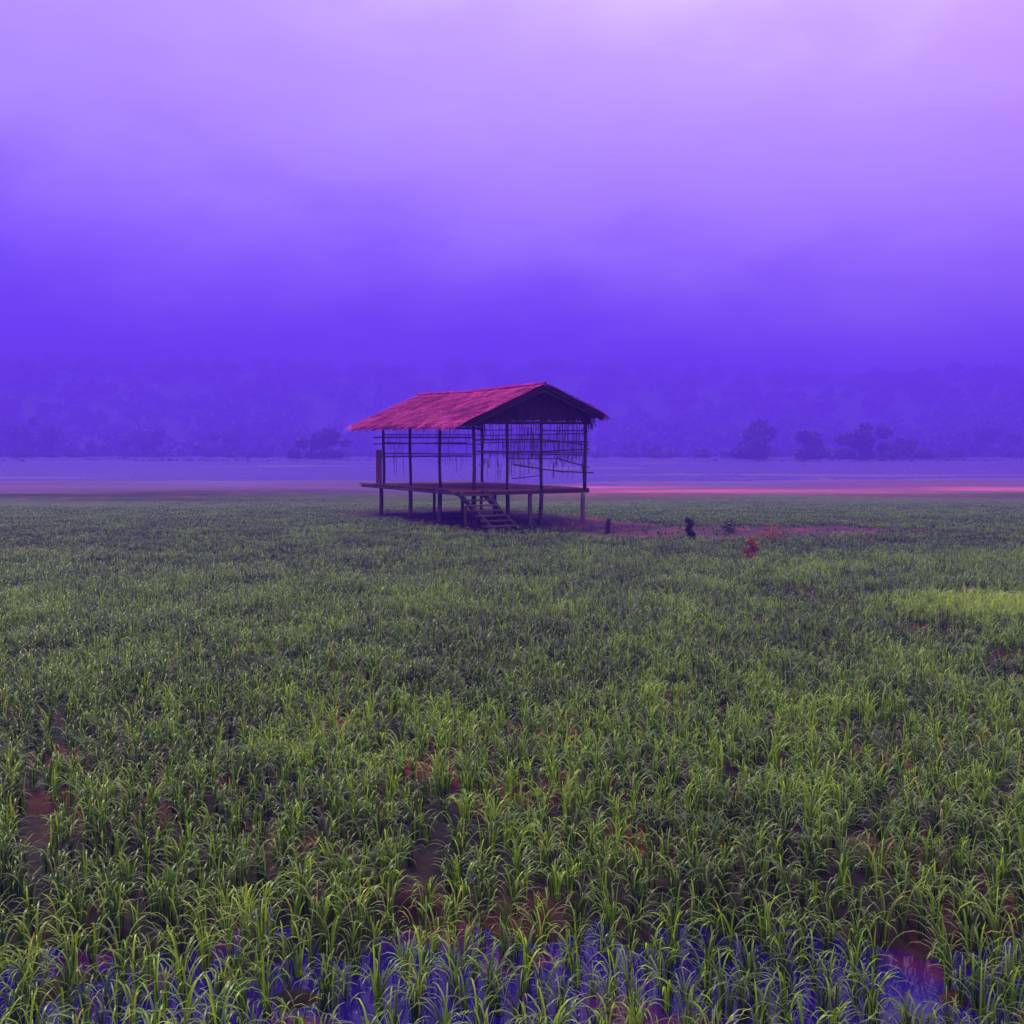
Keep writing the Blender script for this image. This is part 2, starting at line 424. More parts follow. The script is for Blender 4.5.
def jitter_grid(x0, x1, y0, y1, sp, g):
    xs = np.arange(x0, x1, sp*1.1); ys = np.arange(y0, y1, sp*0.80)
    X, Y = np.meshgrid(xs, ys)
    X = X + 0.35*(vnoise(Y*0.35, X*0.05)-0.5)              # hand-planted rows that wander a little
    X = X + g.uniform(-0.42, 0.42, X.shape)*sp; Y = Y + g.uniform(-0.36, 0.36, Y.shape)*sp
    return X.ravel(), Y.ravel()

g = np.random.default_rng(11)
zones = [  # y0, y1, spacing, upright, arching, segs, width multiplier
    (3.2, 10.0, 0.148, 5, 10, 10, 0.92),
    (10.0, 18.0, 0.155, 4, 11, 7, 0.95),
    (18.0, 30.0, 0.160, 2, 10, 6, 0.95),
    (30.0, 54.0, 0.170, 2, 8, 5, 1.0)]
V_all, Q_all, T_all, P_all = [], [], [], []; off = 0
near = []
for zi, (y0, y1, sp, nu, na, sg, wm) in enumerate(zones):
    X, Y = jitter_grid(-0.58*y1-1.5, 0.58*y1+1.5, y0, y1, sp, g)
    keep = (np.abs(X) < 0.56*Y+1.2) & (g.random(len(X)) < density_at(X, Y))
    X, Y = X[keep], Y[keep]
    Z = np.maximum(gheight(X, Y), -0.05)
    tall = np.exp(-(((X-7.5)/1.6)**2 + ((Y-14.5)/1.2)**2))
    S = 0.86*g.uniform(0.72, 1.14, len(X))*(0.82+0.36*fbm(X*0.7, Y*0.7, 2)) + 0.18*tall
    S = S*(1-0.50*np.clip((Y-17)/10, 0, 1))*(1-0.72*np.clip((Y-30)/14, 0, 1))
    if zi == 0: S = S*0.92
    T = tone_at(X, Y) + g.normal(0, 0.085, len(X))
    if zi == 0:
        # the 300 clumps that show largest stand as plants of their own
        vis = (np.abs(X) < 0.5*Y + 0.02) & (Y > 3.72)
        order = np.argsort(np.where(vis, np.hypot(X, Y), 1e9))[:300]
        for i in order: near.append((X[i], Y[i], Z[i], S[i], T[i]))
        rest = np.ones(len(X), bool); rest[order] = False
        X, Y, Z, S, T = X[rest], Y[rest], Z[rest], S[rest], T[rest]
    v, q, t, p = clumps(np.stack([X, Y, Z], -1), S, T, g, nu, na, sg, wm)
    P_all.append(p); V_all.append(v); Q_all.append(q+off); T_all.append(t); off += len(v)
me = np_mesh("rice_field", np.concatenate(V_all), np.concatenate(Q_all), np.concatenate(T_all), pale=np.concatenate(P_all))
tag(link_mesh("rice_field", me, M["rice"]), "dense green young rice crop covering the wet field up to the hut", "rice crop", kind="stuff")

# single plants: 30 different clumps, copied with a turn and a size of their own
tones = np.array([p[4] for p in near]); qs = np.quantile(tones, [0.2, 0.4, 0.6, 0.8])
variants = {}
def variant(b, j):
    key = (b, j)
    if key not in variants:
        tv = float(np.median(tones[np.digitize(tones, qs) == b]))
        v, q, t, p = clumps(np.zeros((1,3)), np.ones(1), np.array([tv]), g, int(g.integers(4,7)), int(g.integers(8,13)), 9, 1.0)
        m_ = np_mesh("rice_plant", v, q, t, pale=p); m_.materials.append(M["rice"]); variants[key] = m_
    return variants[key]
proto = None
for i, (x, y, z, s, t) in enumerate(near):
    me_ = variant(int(np.digitize(t, qs)), int(g.integers(0, 6)))
    if proto is None:
        proto = bpy.data.objects.new("rice_plant", me_)
        tag(proto, "young rice plant with arching green leaves in the flooded front rows", "rice plant", "rice plants in the front rows")
        o = proto
    else:
        o = proto.copy(); o.data = me_
    col.objects.link(o)
    o.location = (x, y, z); o.rotation_euler = (0, 0, float(g.random()*6.283)); o.scale = (s, s, s)

# ------------------------------------------------------------------ the stilt hut
rzh = math.atan2(VY, VX)
gz0 = float(gheight(np.array([HUT[0]]), np.array([HUT[1]]))[0])
hut = empty("stilt_hut", (HUT[0], HUT[1], 0.0), rzh)
tag(hut, "open bamboo hut on stilts with a red thatched roof standing in the rice field", "hut")
W, Lh, DECK, PLATE = 4.1, 7.29, 1.26, 3.34
XR = 2.2
def roof_z(x, y):
    """top of the thatch over local x, y"""
    ridge = 4.56 + 0.10*np.clip(y/9, 0, 1)
    return np.where(x < XR, ridge - (XR-x)*0.435, ridge - (x-XR)*0.395)

# roof: two thick thatch slopes covered with courses of straw
def thatch_slope(x_ridge, x_eave, y0, y1, g):
    """slab (grid, top+bottom+edges) then straw strips laid over it, all one mesh"""
    nxg, nyg = 12, 44
    xs = np.linspace(x_ridge, x_eave, nxg); ys = np.linspace(y0, y1, nyg)
    X, Y = np.meshgrid(xs, ys, indexing='ij')
    Y = Y + 0.10*(vnoise(X*3, Y*2+4)-0.5)
    far = np.linspace(0, 1, nxg)[:,None]
    X = X + far*0.10*(vnoise(Y*4, Y*0+2)-0.5)
    Zt = roof_z(X, Y) + 0.07*(fbm(X*1.2, Y*0.8, 3)-0.5) - 0.06*np.exp(-((Y-4.4)/2.5)**2)*(1-far)
    Zb = Zt - 0.13
    vt = np.stack([X, Y, Zt], -1).reshape(-1, 3); vb = np.stack([X, Y, Zb], -1).reshape(-1, 3)
    V = np.concatenate([vt, vb]); n = len(vt)
    id_ = np.arange(n).reshape(nxg, nyg); qd = []
    for i in range(nxg-1):
        for j in range(nyg-1):
            qd.append((id_[i,j], id_[i+1,j], id_[i+1,j+1], id_[i,j+1])); qd.append((n+id_[i,j], n+id_[i,j+1], n+id_[i+1,j+1], n+id_[i+1,j]))
    for i in range(nxg-1):
        for j in (0, nyg-1):
            qd.append((id_[i,j], id_[i+1,j], n+id_[i+1,j], n+id_[i,j]))
    for j in range(nyg-1):
        for i in (0, nxg-1):
            qd.append((id_[i,j], id_[i,j+1], n+id_[i,j+1], n+id_[i,j]))
    T = np.full(len(V), 0.4)
    Q = np.array(qd)
    global NSLAB, SLABMAT
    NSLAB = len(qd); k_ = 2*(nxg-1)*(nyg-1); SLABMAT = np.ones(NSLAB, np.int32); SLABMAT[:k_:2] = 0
    # straw
    sgn = 1 if x_eave > x_ridge else -1
    slope = 0.395 if sgn > 0 else 0.435
    rows = 17; VV = [V]; QQ = [Q]; TT = [T]; off = len(V)
    span = abs(x_eave-x_ridge)
    for r in range(rows):
        m = 330
        t0 = (r+0.2)/rows*span + g.uniform(-0.05, 0.05, m)
        ln = g.uniform(0.26, 0.46, m)
        if r >= rows-2: ln = ln + g.uniform(-0.05, 0.12, m)
        yc = g.uniform(y0-0.05, y1+0.05, m); dy = g.normal(0, 0.05, m); wd = g.uniform(0.018, 0.045, m)
        lift = g.uniform(0.015, 0.085, m)
        xa = x_ridge + sgn*t0; xb = x_ridge + sgn*(t0+ln)
        za = roof_z(xa, yc) + 0.07*(fbm(xa*1.2, yc*0.8, 3)-0.5) + 0.004 - 0.06*np.exp(-((yc-4.4)/2.5)**2)*(1-np.clip(t0/span,0,1))
        zb = za - slope*ln + lift - 0.004 - np.clip(t0+ln-span, 0, 1)*0.25
        v = np.stack([np.stack([xa, yc-wd/2, za], -1), np.stack([xa, yc+wd/2, za], -1),
                      np.stack([xb, yc+dy+wd/2*0.6, zb], -1), np.stack([xb, yc+dy-wd/2*0.6, zb], -1)], 1).reshape(-1, 3)
        q = (np.arange(m)*4)[:,None] + np.arange(4)[None,:]
        tn = np.repeat(np.clip(0.5 + 0.5*(vnoise(yc*1.3, xa*2.0)-0.5) + g.normal(0, 0.24, m), 0.02, 0.98), 4)
        VV.append(v); QQ.append(q+off); TT.append(tn); off += len(v)
    return np.concatenate(VV), np.concatenate(QQ), np.concatenate(TT)
for xe in (-0.64, 4.42):
    v, q, t = thatch_slope(XR, xe, -0.60, 8.98, g)
    ro = link_mesh("roof_slope", np_mesh("roof_slope", v, q, t, smooth=False), M["thatch"], hut)
    ro.data.materials.append(M["thatch_dark"])  # slab edges and underside get their shade as dark colour
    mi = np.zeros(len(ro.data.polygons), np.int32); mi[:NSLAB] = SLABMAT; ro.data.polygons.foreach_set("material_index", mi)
    # hanging straw fringe along the eave
    m = 420; fb = MB()
    for k in range(m):
        y = random.uniform(-0.6, 8.98); x = xe + random.uniform(-0.06, 0.06)
        z = float(roof_z(np.array(xe), np.array(y))) - 0.10
        l = random.uniform(0.03, 0.13) if random.random() < 0.85 else random.uniform(0.12, 0.24); w = random.uniform(0.012, 0.03)
        a = random.uniform(-0.04, 0.04)
        fb.add([(x,y-w/2,z+0.05),(x,y+w/2,z+0.05),(x+a,y+w/3+a,z-l),(x+a,y-w/3+a,z-l)], [(0,1,2,3)], random.uniform(0.1,0.6))
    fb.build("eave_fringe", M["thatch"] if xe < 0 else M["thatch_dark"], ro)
cap = MB()
pts = [(XR+random.uniform(-.02,.02), -0.62+9.6*i/22, float(roof_z(np.array(XR), np.array(-0.62+9.6*i/22)))+0.0 - 0.06*math.exp(-(((-0.62+9.6*i/22)-4.4)/2.5)**2)) for i in range(23)]
cap.tube(pts, [0.075+random.uniform(-.015,.015) for _ in pts], 7, 0.35, 0.2)
cap.build("ridge_cap", M["thatch"], hut)

# gable panels: dark old thatch under both roof ends, their shade painted in too
def gable(y, name):
    p = MB(); n = 46
    zb = 3.47
    xs = [-0.35+4.55*i/n for i in range(n+1)]
    for i in range(n):
        x0, x1 = xs[i], xs[i+1]
        z0 = float(roof_z(np.array(x0), np.array(y)))-0.12; z1 = float(roof_z(np.array(x1), np.array(y)))-0.12
        b0 = min(zb+random.uniform(-0.07,0.04), z0-0.02); b1 = min(zb+random.uniform(-0.07,0.04), z1-0.02)
        d = random.uniform(-0.012, 0.012)
        p.add([(x0,y-0.03+d,b0),(x1,y-0.03+d,b1),(x1,y-0.03+d,z1),(x0,y-0.03+d,z0),(x0,y+0.04+d,b0),(x1,y+0.04+d,b1),(x1,y+0.04+d,z1),(x0,y+0.04+d,z0)],
              [(0,1,2,3),(7,6,5,4),(0,4,5,1),(3,2,6,7),(0,3,7,4),(1,5,6,2)], random.uniform(0.2,0.8))
    # straw laid over it
    for k in range(420):
        x = random.uniform(-0.3, 4.2); zt = float(roof_z(np.array(x), np.array(y)))-0.13
        z = random.uniform(zb+0.05, max(zt, zb+0.06)); l = random.uniform(0.1, 0.3); w = random.uniform(0.015, 0.035)
        yy_ = y-0.045-random.uniform(0, 0.02); a = random.uniform(-0.03, 0.03)
        p.add([(x-w/2,yy_,z),(x+w/2,yy_,z),(x+w/2+a,yy_-0.02,max(z-l, zb-0.1)),(x-w/2+a,yy_-0.02,max(z-l, zb-0.1))], [(0,3,2,1)], random.uniform(0.1,1.0))
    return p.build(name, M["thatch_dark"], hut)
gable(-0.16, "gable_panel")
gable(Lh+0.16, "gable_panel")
# rafters under the near overhang and dark eave straw
for y in (-0.5, 1.2, 3.0, 4.9, 6.8, 8.9):
    for xe, s in ((-0.62, 0.435), (4.42, 0.395)):
        rb = MB(); zr = float(roof_z(np.array(XR), np.array(y)))-0.20
        rb.pole((XR, y, zr), (xe, y, zr-abs(xe-XR)*s), 0.04, 0.03, 6, 4, 0.01, 0.3)
        rb.build("rafter", M["bamboo"], hut)
rb = MB(); rb.pole((XR, -0.55, 4.33), (XR, 8.9, 4.43), 0.05, 0.05, 7, 8, 0.02, 0.3); rb.build("ridge_pole", M["bamboo"], hut)

# posts above and stilts below
def gzl(x, y):
    wx_, wy_ = HUT[0]+x*VX+y*UX, HUT[1]+x*VY+y*UY
    return float(gheight(np.array([wx_]), np.array([wy_]))[0])
post_xy = [(0,0,.070),(0,2.43,.062),(0,4.86,.062),(0,7.29,.066),(1.167,0,.058),(2.41,0,.064),(4.1,0,.078),
           (4.1,2.80,.05),(4.1,5.22,.05),(4.1,7.29,.066),(1.10,7.29,.05),(2.30,7.29,.05)]
for x, y, r in post_xy:
    p = MB()
    top = PLATE+0.05 if x < 3 else 3.66
    if 0.5 < x < 3: top = 3.5
    r = r*0.82; p.pole((x+random.uniform(-.02,.02), y, DECK-0.06), (x, y, top), r, r*0.88, 9, 7, 0.02, random.uniform(0.3,0.5))
    p.build("post", M["wood"], hut, True)
stilts = [(0.02,0.05,.075,.4),(0,2.43,.07,.75),(0,4.86,.068,.75),(-0.12,7.25,.072,.6),
          (2.05,0.1,.055,.3),(2.05,2.43,.055,.35),(2.05,4.86,.055,.35),(2.05,7.29,.055,.35),
          (1.17,-0.02,.062,.4),(2.41,-0.02,.066,.4),(4.02,0.0,.072,.9),(4.1,2.80,.05,.4),(4.1,5.22,.05,.4),(4.1,7.29,.06,.4),
          (1.82,-0.32,.062,.7),(-0.42,2.3,.05,.4)][:15]
for x, y, r, tn in stilts:
    p = MB(); lean = random.uniform(-.03,.03)
    p.pole((x+lean, y, gzl(x,y)-0.15), (x, y, DECK-0.13), r*1.05, r, 9, 5, 0.015, tn)
    p.build("stilt", M["wood"], hut, True)

# deck: joists and planks
dk = MB()
y = -0.02
while y < 8.35:
    w = random.uniform(0.13, 0.2); d = random.uniform(-0.006, 0.006)
    x0 = -0.5 + random.uniform(-0.05, 0.04); x1 = W+0.12+random.uniform(-0.04, 0.05)
    dk.box((x0, y, DECK-0.035+d), (x1, min(y+w-0.012, 8.4), DECK+d), random.uniform(0.2, 0.8)); y += w
dk.build("deck", M["deck"], hut)
ld = MB()
y = -0.42
for k in range(3):
    ld.box((-0.86+random.uniform(-.03,.03), y, DECK-0.04), (2.06+random.uniform(-.04,.04), y+0.122, DECK-0.004+random.uniform(-.004,.004)), random.uniform(0.2,0.8)); y += 0.13
ldo = ld.build("landing", M["deck"], hut)
lb = MB(); lb.bar((-0.82,-0.38,DECK-0.095), (2.02,-0.38,DECK-0.095), 0.07, 0.10, 0.4); lb.build("landing_beam", M["wood"], ldo)
for (a, b, nm) in [((-0.42,-0.02,DECK-0.10),(-0.42,8.4,DECK-0.10),"edge"),((0.0,0.12,DECK-0.10),(0.0,8.3,DECK-0.10),"m"),((2.05,0.12,DECK-0.10),(2.05,8.3,DECK-0.10),"m"),((W,0.12,DECK-0.10),(W,8.3,DECK-0.10),"m")]:
    j = MB(); j.pole(a, b, 0.055, 0.05, 7, 6, 0.01, 0.85 if nm == "edge" else 0.4); j.build("joist", M["wood"], hut)
j = MB(); j.bar((1.9,0.035,DECK-0.10), (W+0.16,0.035,DECK-0.10), 0.09, 0.12, 0.35); j.build("deck_beam", M["wood"], hut)
j = MB(); j.bar((-0.46,0.035,DECK-0.10), (1.88,0.035,DECK-0.10), 0.09, 0.12, 0.35); j.build("deck_beam", M["wood"], hut)

# wall plates and rails (local ends)
plates = [((-0.1,-0.08,PLATE),(W+0.1,-0.08,PLATE+0.03)),((0,-0.3,PLATE+0.02),(0,8.4,PLATE+0.03)),((W,-0.3,3.62),(W,8.4,3.66)),((-0.1,Lh+.08,PLATE),(W+0.1,Lh+.08,PLATE))]
for a, b in plates:
    p = MB(); p.pole(a, b, 0.048, 0.042, 7, 7, 0.012, 0.35); p.build("wall_plate", M["bamboo"], hut)
def gz_at(py, x, y=0.0):
    Y = HUT[1]+x*VY+y*UY
    return EYE+(HOR-py)/F*Y
def gx_at(px, y=0.0):
    k = (px-512)/F
    return (k*(HUT[1]+y*UY) - HUT[0] - y*UX)/(VX-k*VY)
def sy_at(px, x=0.0):
    k = (px-512)/F
    return (k*(HUT[1]+x*VY) - HUT[0] - x*VX)/(UX-k*UY)
rails = []
for (xa, ya, xb, yb, r) in [(476,430,512,430,.016),(541,430.5,587,431,.02),(474,440,541,439.5,.026),(541,439.8,587,445,.022),(541,442,587,442,.018),
        (511,442,541,442,.016),(476,451.5,541,452,.026),(541,451.5,588,449,.022),(541,452.5,587,452.5,.016),(505,458.5,558,458.5,.018),(556,458.3,588,467.5,.022),
        (512,464.5,560,471.5,.024),(558,471.5,592,472.5,.024),(511,478.6,541,475,.015)]:
    x0, x1 = gx_at(xa), gx_at(xb)
    rails.append(((x0,-0.085,gz_at(ya,x0)),(x1,-0.085,gz_at(yb,x1)),r))
for (xa, ya, xb, yb, r) in [(376,437.5,476,437.6,.024),(376,443.8,470,443.0,.02),(378,456.4,474,456.0,.024)]:
    y0, y1 = sy_at(xa), sy_at(xb)
    f = lambda py, yv: EYE+(HOR-py)/F*(HUT[1]+yv*UY)
    rails.append(((-0.085,y0,f(ya,y0)),(-0.085,y1,f(yb,y1)),r))
for zz in (2.35, 2.75, 3.05):                                  # the two walls behind
    rails.append(((W+0.08,0.1,zz+random.uniform(-.03,.03)),(W+0.08,Lh,zz+random.uniform(-.05,.05)),.018))
    rails.append(((0.05,Lh+0.08,zz+random.uniform(-.03,.03)),(W,Lh+0.08,zz+random.uniform(-.05,.05)),.018))
for a, b, r in rails:
    p = MB(); p.pole(a, b, r, r*0.85, 6, 6, 0.015, random.uniform(0.2,0.5)); p.build("rail", M["bamboo"], hut)
# broken strips of the old woven walls, still hanging from the rails: one mesh per wall bay
def strips(name, fn, n, zr):
    p = MB()
    for k in range(n):
        t = random.random(); x, y, nxn, nyn = fn(t)
        z1 = random.choice(zr)+random.uniform(-0.04, 0.03); l = random.choice((0.12,0.2,0.3,0.45,0.62))*random.uniform(0.7,1.3)
        w = random.uniform(0.007, 0.018); a = random.uniform(-0.05,0.05); z0 = max(z1-l, DECK+0.15)
        p.bar((x+nxn*0.03, y+nyn*0.03, z1), (x+nxn*0.03+a*nyn, y+nyn*0.03+a*nxn, z0), w, 0.006, random.uniform(0.1,0.8), (nxn, nyn, 0.01))
    p.build(name, M["bamboo"], hut)
bays = [(0.08,1.1,26),(1.25,2.35,70),(2.5,4.0,64)]
for x0, x1, n in bays:
    strips("broken_wall_strips", lambda t: (x0+(x1-x0)*t, -0.085, 0, -1), n, (3.34,3.33,3.0,2.82,2.45,2.25,2.1))
for y0, y1, n in ((0.1,2.35,30),):
    strips("broken_wall_strips", lambda t: (-0.085, y0+(y1-y0)*t, -1, 0), n, (3.34,3.3,2.9,2.3))
for y0, y1, n in ((0.1,2.35,34),(2.5,4.8,34),(4.95,7.2,24)):
    strips("broken_wall_strips", lambda t: (W+0.085, y0+(y1-y0)*t, 1, 0), n, (3.3,3.05,2.75,2.35))
strips("broken_wall_strips", lambda t: (0.1+3.9*t, Lh+0.085, 0, 1), 30, (3.34,3.05,2.75,2.3))
def grid_strips(name, x0, x1, axis, off, lo, hi, step, keep):
    p = MB(); t = x0
    while t < x1:
        if random.random() < keep:
            z0 = random.uniform(lo, hi); a = random.uniform(-0.02, 0.02); w = random.uniform(0.006, 0.012)
            if axis == 'x': p.bar((t, off, 3.33), (t+a, off, z0), w, 0.006, random.uniform(0.2,0.7), (0,-1,0.01))
            else: p.bar((off, t, 3.33), (off, t+a, z0), w, 0.006, random.uniform(0.2,0.7), (-1,0,0.01))
        t += step*random.uniform(0.85, 1.15)
    p.build(name, M["bamboo"], hut)
grid_strips("wall_lattice", 0.1, 1.1, 'x', -0.10, 2.2, 2.7, 0.11, 0.7)
grid_strips("wall_lattice", 1.25, 2.35, 'x', -0.10, 1.75, 2.5, 0.10, 0.9)
grid_strips("wall_lattice", 2.5, 4.0, 'x', -0.10, 1.8, 2.5, 0.11, 0.85)
grid_strips("wall_lattice", 0.15, 4.7, 'y', W+0.10, 1.9, 2.6, 0.16, 0.8)
grid_strips("wall_lattice", 0.15, 7.2, 'y', -0.10, 2.3, 3.0, 0.33, 0.75)
# a rust coloured upright board left at the far corner
b = MB(); b.bar((-0.12,7.47,DECK), (-0.10,7.50,2.50), 0.30, 0.03, 0.5, (1,0.3,0)); b.build("upright_board", M["board"], hut)
# a few loose wisps under the right eave
wp = MB()
for k in range(26):
    x = W+random.uniform(-0.05,0.2); z = 3.45+random.uniform(-0.1,0.1); a = random.uniform(-0.06,0.16)
    wp.bar((x,-0.2+random.uniform(-.1,.2),z), (x+a,-0.2,z-random.uniform(0.08,0.3)), 0.012, 0.006, random.random(), (0,1,0))
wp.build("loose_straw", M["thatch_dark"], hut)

# stairs from the landing down to the trodden ground
st = MB()
def stair_pt(x, t):      # t 0 at the landing, 1 on the ground
    return Vector((x+0.2*t, -0.42-1.7*t, DECK-0.06 + (gzl(0.4,-2.0)-DECK+0.06)*t))
s0, s1 = -0.74, 0.08
stair_root = None
sm_ = MB(); sm_.bar(stair_pt(s0,-0.02), stair_pt(s0+0.06,1.03), 0.05, 0.16, 0.5)
stair = sm_.build("staircase", M["wood"], hut)
for xs_ in (s1,):
    q = MB(); q.bar(stair_pt(xs_,-0.02), stair_pt(xs_+0.06,1.03), 0.05, 0.16, 0.4); q.build("stringer", M["wood"], stair)
for k in range(7):
    t = (k+0.6)/7.3; a = stair_pt(s0-0.06,t); bb = stair_pt(s1+0.10,t)
    q = MB(); q.box((a.x, a.y-0.13, a.z+0.0), (bb.x, a.y+0.11, a.z+0.04), random.uniform(0.4,0.8)); q.build("tread", M["wood"], stair)
q = MB(); q.pole((s1+0.16,-0.45,DECK-0.02), (s1+0.30,-1.0,DECK-0.52), 0.035, 0.03, 7, 4, 0.01, 0.35); q.build("hand_pole", M["bamboo"], stair)
q = MB(); q.pole((s0-0.02,-0.95,gzl(0,-1)-0.1), (s0-0.02,-0.9,DECK-0.42), 0.05, 0.05, 8, 4, 0.01, 0.6); q.build("stair_prop", M["wood"], stair)

# ------------------------------------------------------------------ trees, bushes, stumps
def leaf_cloud(centres, radii, n, size, g, squash=0.8):
    """n leaf quads spread through several lumps; tint random"""
    c = np.asarray(centres, float); r = np.asarray(radii, float)
    pick = g.choice(len(c), n, p=(r**2/np.sum(r**2)))
    d = g.normal(size=(n,3)); d /= np.linalg.norm(d, axis=1)[:,None]
    rr = r[pick]*(g.random(n)**0.45)*(1+0.25*g.normal(size=n)*0.5)
    p = c[pick] + d*rr[:,None]*np.array([1,1,squash])
    a = g.normal(size=(n,3)); a /= np.linalg.norm(a, axis=1)[:,None]
    b = np.cross(a, g.normal(size=(n,3))); b /= np.linalg.norm(b, axis=1)[:,None]
    s = size*g.uniform(0.6, 1.4, n)[:,None]
    v = np.stack([p-a*s, p+b*s*0.5, p+a*s, p-b*s*0.5], 1).reshape(-1,3)
    q = (np.arange(n)*4)[:,None]+np.arange(4)[None,:]
    lump = g.uniform(0.2, 0.8, len(c))
    t = np.repeat(np.clip(lump[pick]+g.normal(0,0.15,n), 0, 1), 4)
    return v, q, t

def tree(x, y, h, w, label, group, n=5200, leaf=0.62, trunk_frac=0.10):
    g2 = np.random.default_rng(int(abs(x)*100+y))
    z0 = float(gheight(np.array([x]), np.array([y]))[0])
    t = empty("tree", (x, y, z0))
    tag(t, label, "tree", group)
    tb = MB(); th = h*trunk_frac; r0 = 0.03*h
    lx = g2.uniform(-.1,.1)*h
    tb.tube([(0,0,-0.2),(lx*0.2,0,th*0.5),(lx*0.5,0,th),(lx*0.8,0.05*h,h*0.7)], [r0,r0*0.8,r0*0.6,r0*0.25], 8, 0.5, 0.1)
    cs, rs = [], []
    for k in range(21):
        a = g2.random()*6.28; zz = h*(g2.uniform(0.12, 0.84) if k % 3 else 0.12); rad = w*0.5*g2.uniform(0.1,0.85)*(1.15-0.8*zz/h)
        shrink = 1.0-0.5*abs(zz/h-0.55)
        cs.append((lx*0.7+math.cos(a)*rad*shrink, math.sin(a)*rad*shrink, zz)); rs.append(min(w,h)*g2.uniform(0.13,0.24))
        if k < 6: tb.tube([(lx*0.4,0,th*g2.uniform(0.6,1.0)), tuple(np.array(cs[-1])*0.6+np.array([lx*0.2,0,th*0.3])), cs[-1]], [r0*0.4,r0*0.25,r0*0.08], 5, 0.4)
    tb.build("trunk", M["bark"], t, True)
    v, q, tt = leaf_cloud(cs, rs, n, leaf, g2)
    link_mesh("crown", np_mesh("crown", v, q, tt, smooth=False), M["forest"], t)
    return t
TREES = [  # px, ground y px, height, width, label
    (815,474,4.6,6.0,"low rounded tree at the foot of the far hill, first of the dark clump"),
    (858,474,5.6,7.5,"broad dark tree, tallest of the clump at the foot of the far hill"),
    (905,475,3.8,6.5,"low spreading tree closing the dark clump at the foot of the hill"),
    (757,472,6.0,4.2,"slim dark tree standing alone in the mist between hut and tree clump"),
    (990,473,5.0,7.0,"hazy tree standing apart beyond the pink strip at the field's end"),
    (322,477,5.2,5.5,"dark misty tree just clear of the hut's thatched eave"),
    (285,475,3.6,5.5,"lower bushy tree beside the misty tree near the hut's eave"),
    (225,472,4.2,7.0,"wide faint tree in the middle of the misty far edge"),
    (150,473,4.8,7.0,"round faint tree above the pale strip of the far field"),
    (95,474,3.4,6.0,"low faint tree next to a taller one at the far field edge"),
    (30,472,6.2,7.5,"tall faint tree at the outer end of the misty far edge"),
    (640,473,3.4,6.5,"low faint tree behind the bright pink strip beside the hut"),
    (545,472,4.4,6.0,"faint tree seen through the open walls of the hut")]
for px, py, h, w, lb in TREES:
    y = (290 if px in (815,858,905,757,322) else 400)+9*math.sin(px); x = (px-512)/F*y; k = y/105
    tree(x, y, EYE+(HOR-(py-h*F/105))/F*y*0.92, w*k*1.5, lb, "trees at the misty edge of the fields")

def bush(name, px, py, h, w, label, cat, mat, n, leaf, taper=1.0):
    x, y = gp(px, py); z = float(gheight(np.array([x]), np.array([y]))[0])
    g2 = np.random.default_rng(px)
    t = empty(name, (x, y, z)); tag(t, label, cat)
    sb = MB(); cs, rs = [], []
    for k in range(7):
        f = (k+0.5)/7; a = g2.random()*6.28; r = w*0.5*(1-taper*0.75*f)*0.6
        p = (math.cos(a)*r*0.8, math.sin(a)*r*0.8, h*(0.10+0.8*f)); cs.append(p); rs.append(max(w*0.30*(1-taper*0.6*f), 0.045))
        sb.tube([(0,0,-0.05), (p[0]*0.4,p[1]*0.4,p[2]*0.55), p], [0.014,0.010,0.004], 5, 0.4)
    sb.build("stems", M["bark"], t, True)
    v, q, tt = leaf_cloud(cs, rs, n, leaf, g2, 1.1)
    v[:,2] = np.maximum(v[:,2], 0.0)
    link_mesh("foliage", np_mesh("foliage", v, q, tt, smooth=False), mat, t)
bush("shrub", 752, 567, 0.62, 0.50, "dry orange brown shrub, wide below and narrow at the top, on the trodden ground", "shrub", M["red_bush"], 900, 0.032, 1.0)
bush("shrub", 690, 546, 0.62, 0.30, "narrow dark green upright shrub on the reddish ground beside the hut", "shrub", M["dark_bush"], 1300, 0.028, 0.25)
bush("shrub", 730, 538, 0.30, 0.55, "low dark tuft on the reddish ground behind the narrow upright shrub", "shrub", M["dark_bush"], 350, 0.03, 0.3)
bush("shrub", 768, 546, 0.26, 1.1, "wide low brownish bush behind the orange brown shrub", "shrub", M["red_bush"], 500, 0.035, 0.3)
x, y = gp(608, 538)
z = float(gheight(np.array([x]), np.array([y]))[0])
s = MB(); s.pole((x,y,z-0.1), (x+0.02,y,z+0.42), 0.085, 0.07, 10, 5, 0.012, 0.25)
tag(s.build("wooden_stump", M["wood"], None, True), "short dark wooden stump standing in the ground next to the hut", "stump")

# ------------------------------------------------------------------ hills and far forest
def hill_h(r, a):
    """height over polar distance and bearing (0 = straight ahead)"""
    ridge = 56 + 9*np.sin(a*2.1+2.2) + 10*(fbm(a*3+7, r*0.003, 3)-0.5)
    rise = np.clip((r-510)/380, 0, 1); rise = rise*rise*(3-2*rise)
    return ridge*rise + 14*(fbm(a*14, r*0.01, 4)-0.5)*rise - 0.5
na, nr = 180, 40
A = np.linspace(-1.75, 1.75, na); RR = np.linspace(500, 1180, nr)
AA, RRR = np.meshgrid(A, RR)
HH = hill_h(RRR, AA)
v = np.stack([np.sin(AA)*RRR, np.cos(AA)*RRR, HH], -1).reshape(-1,3)
idx = np.arange(na*nr).reshape(nr, na)
q = np.stack([idx[:-1,:-1], idx[:-1,1:], idx[1:,1:], idx[1:,:-1]], -1).reshape(-1,4)
M["hill"] = mat_tinted("hill_scrub", [(0,(0.03,0.04,0.02)),(0.5,(0.05,0.07,0.03)),(1,(0.09,0.11,0.05))], rough=0.95, scale=0.08, amt=0.8, spec=0.1)
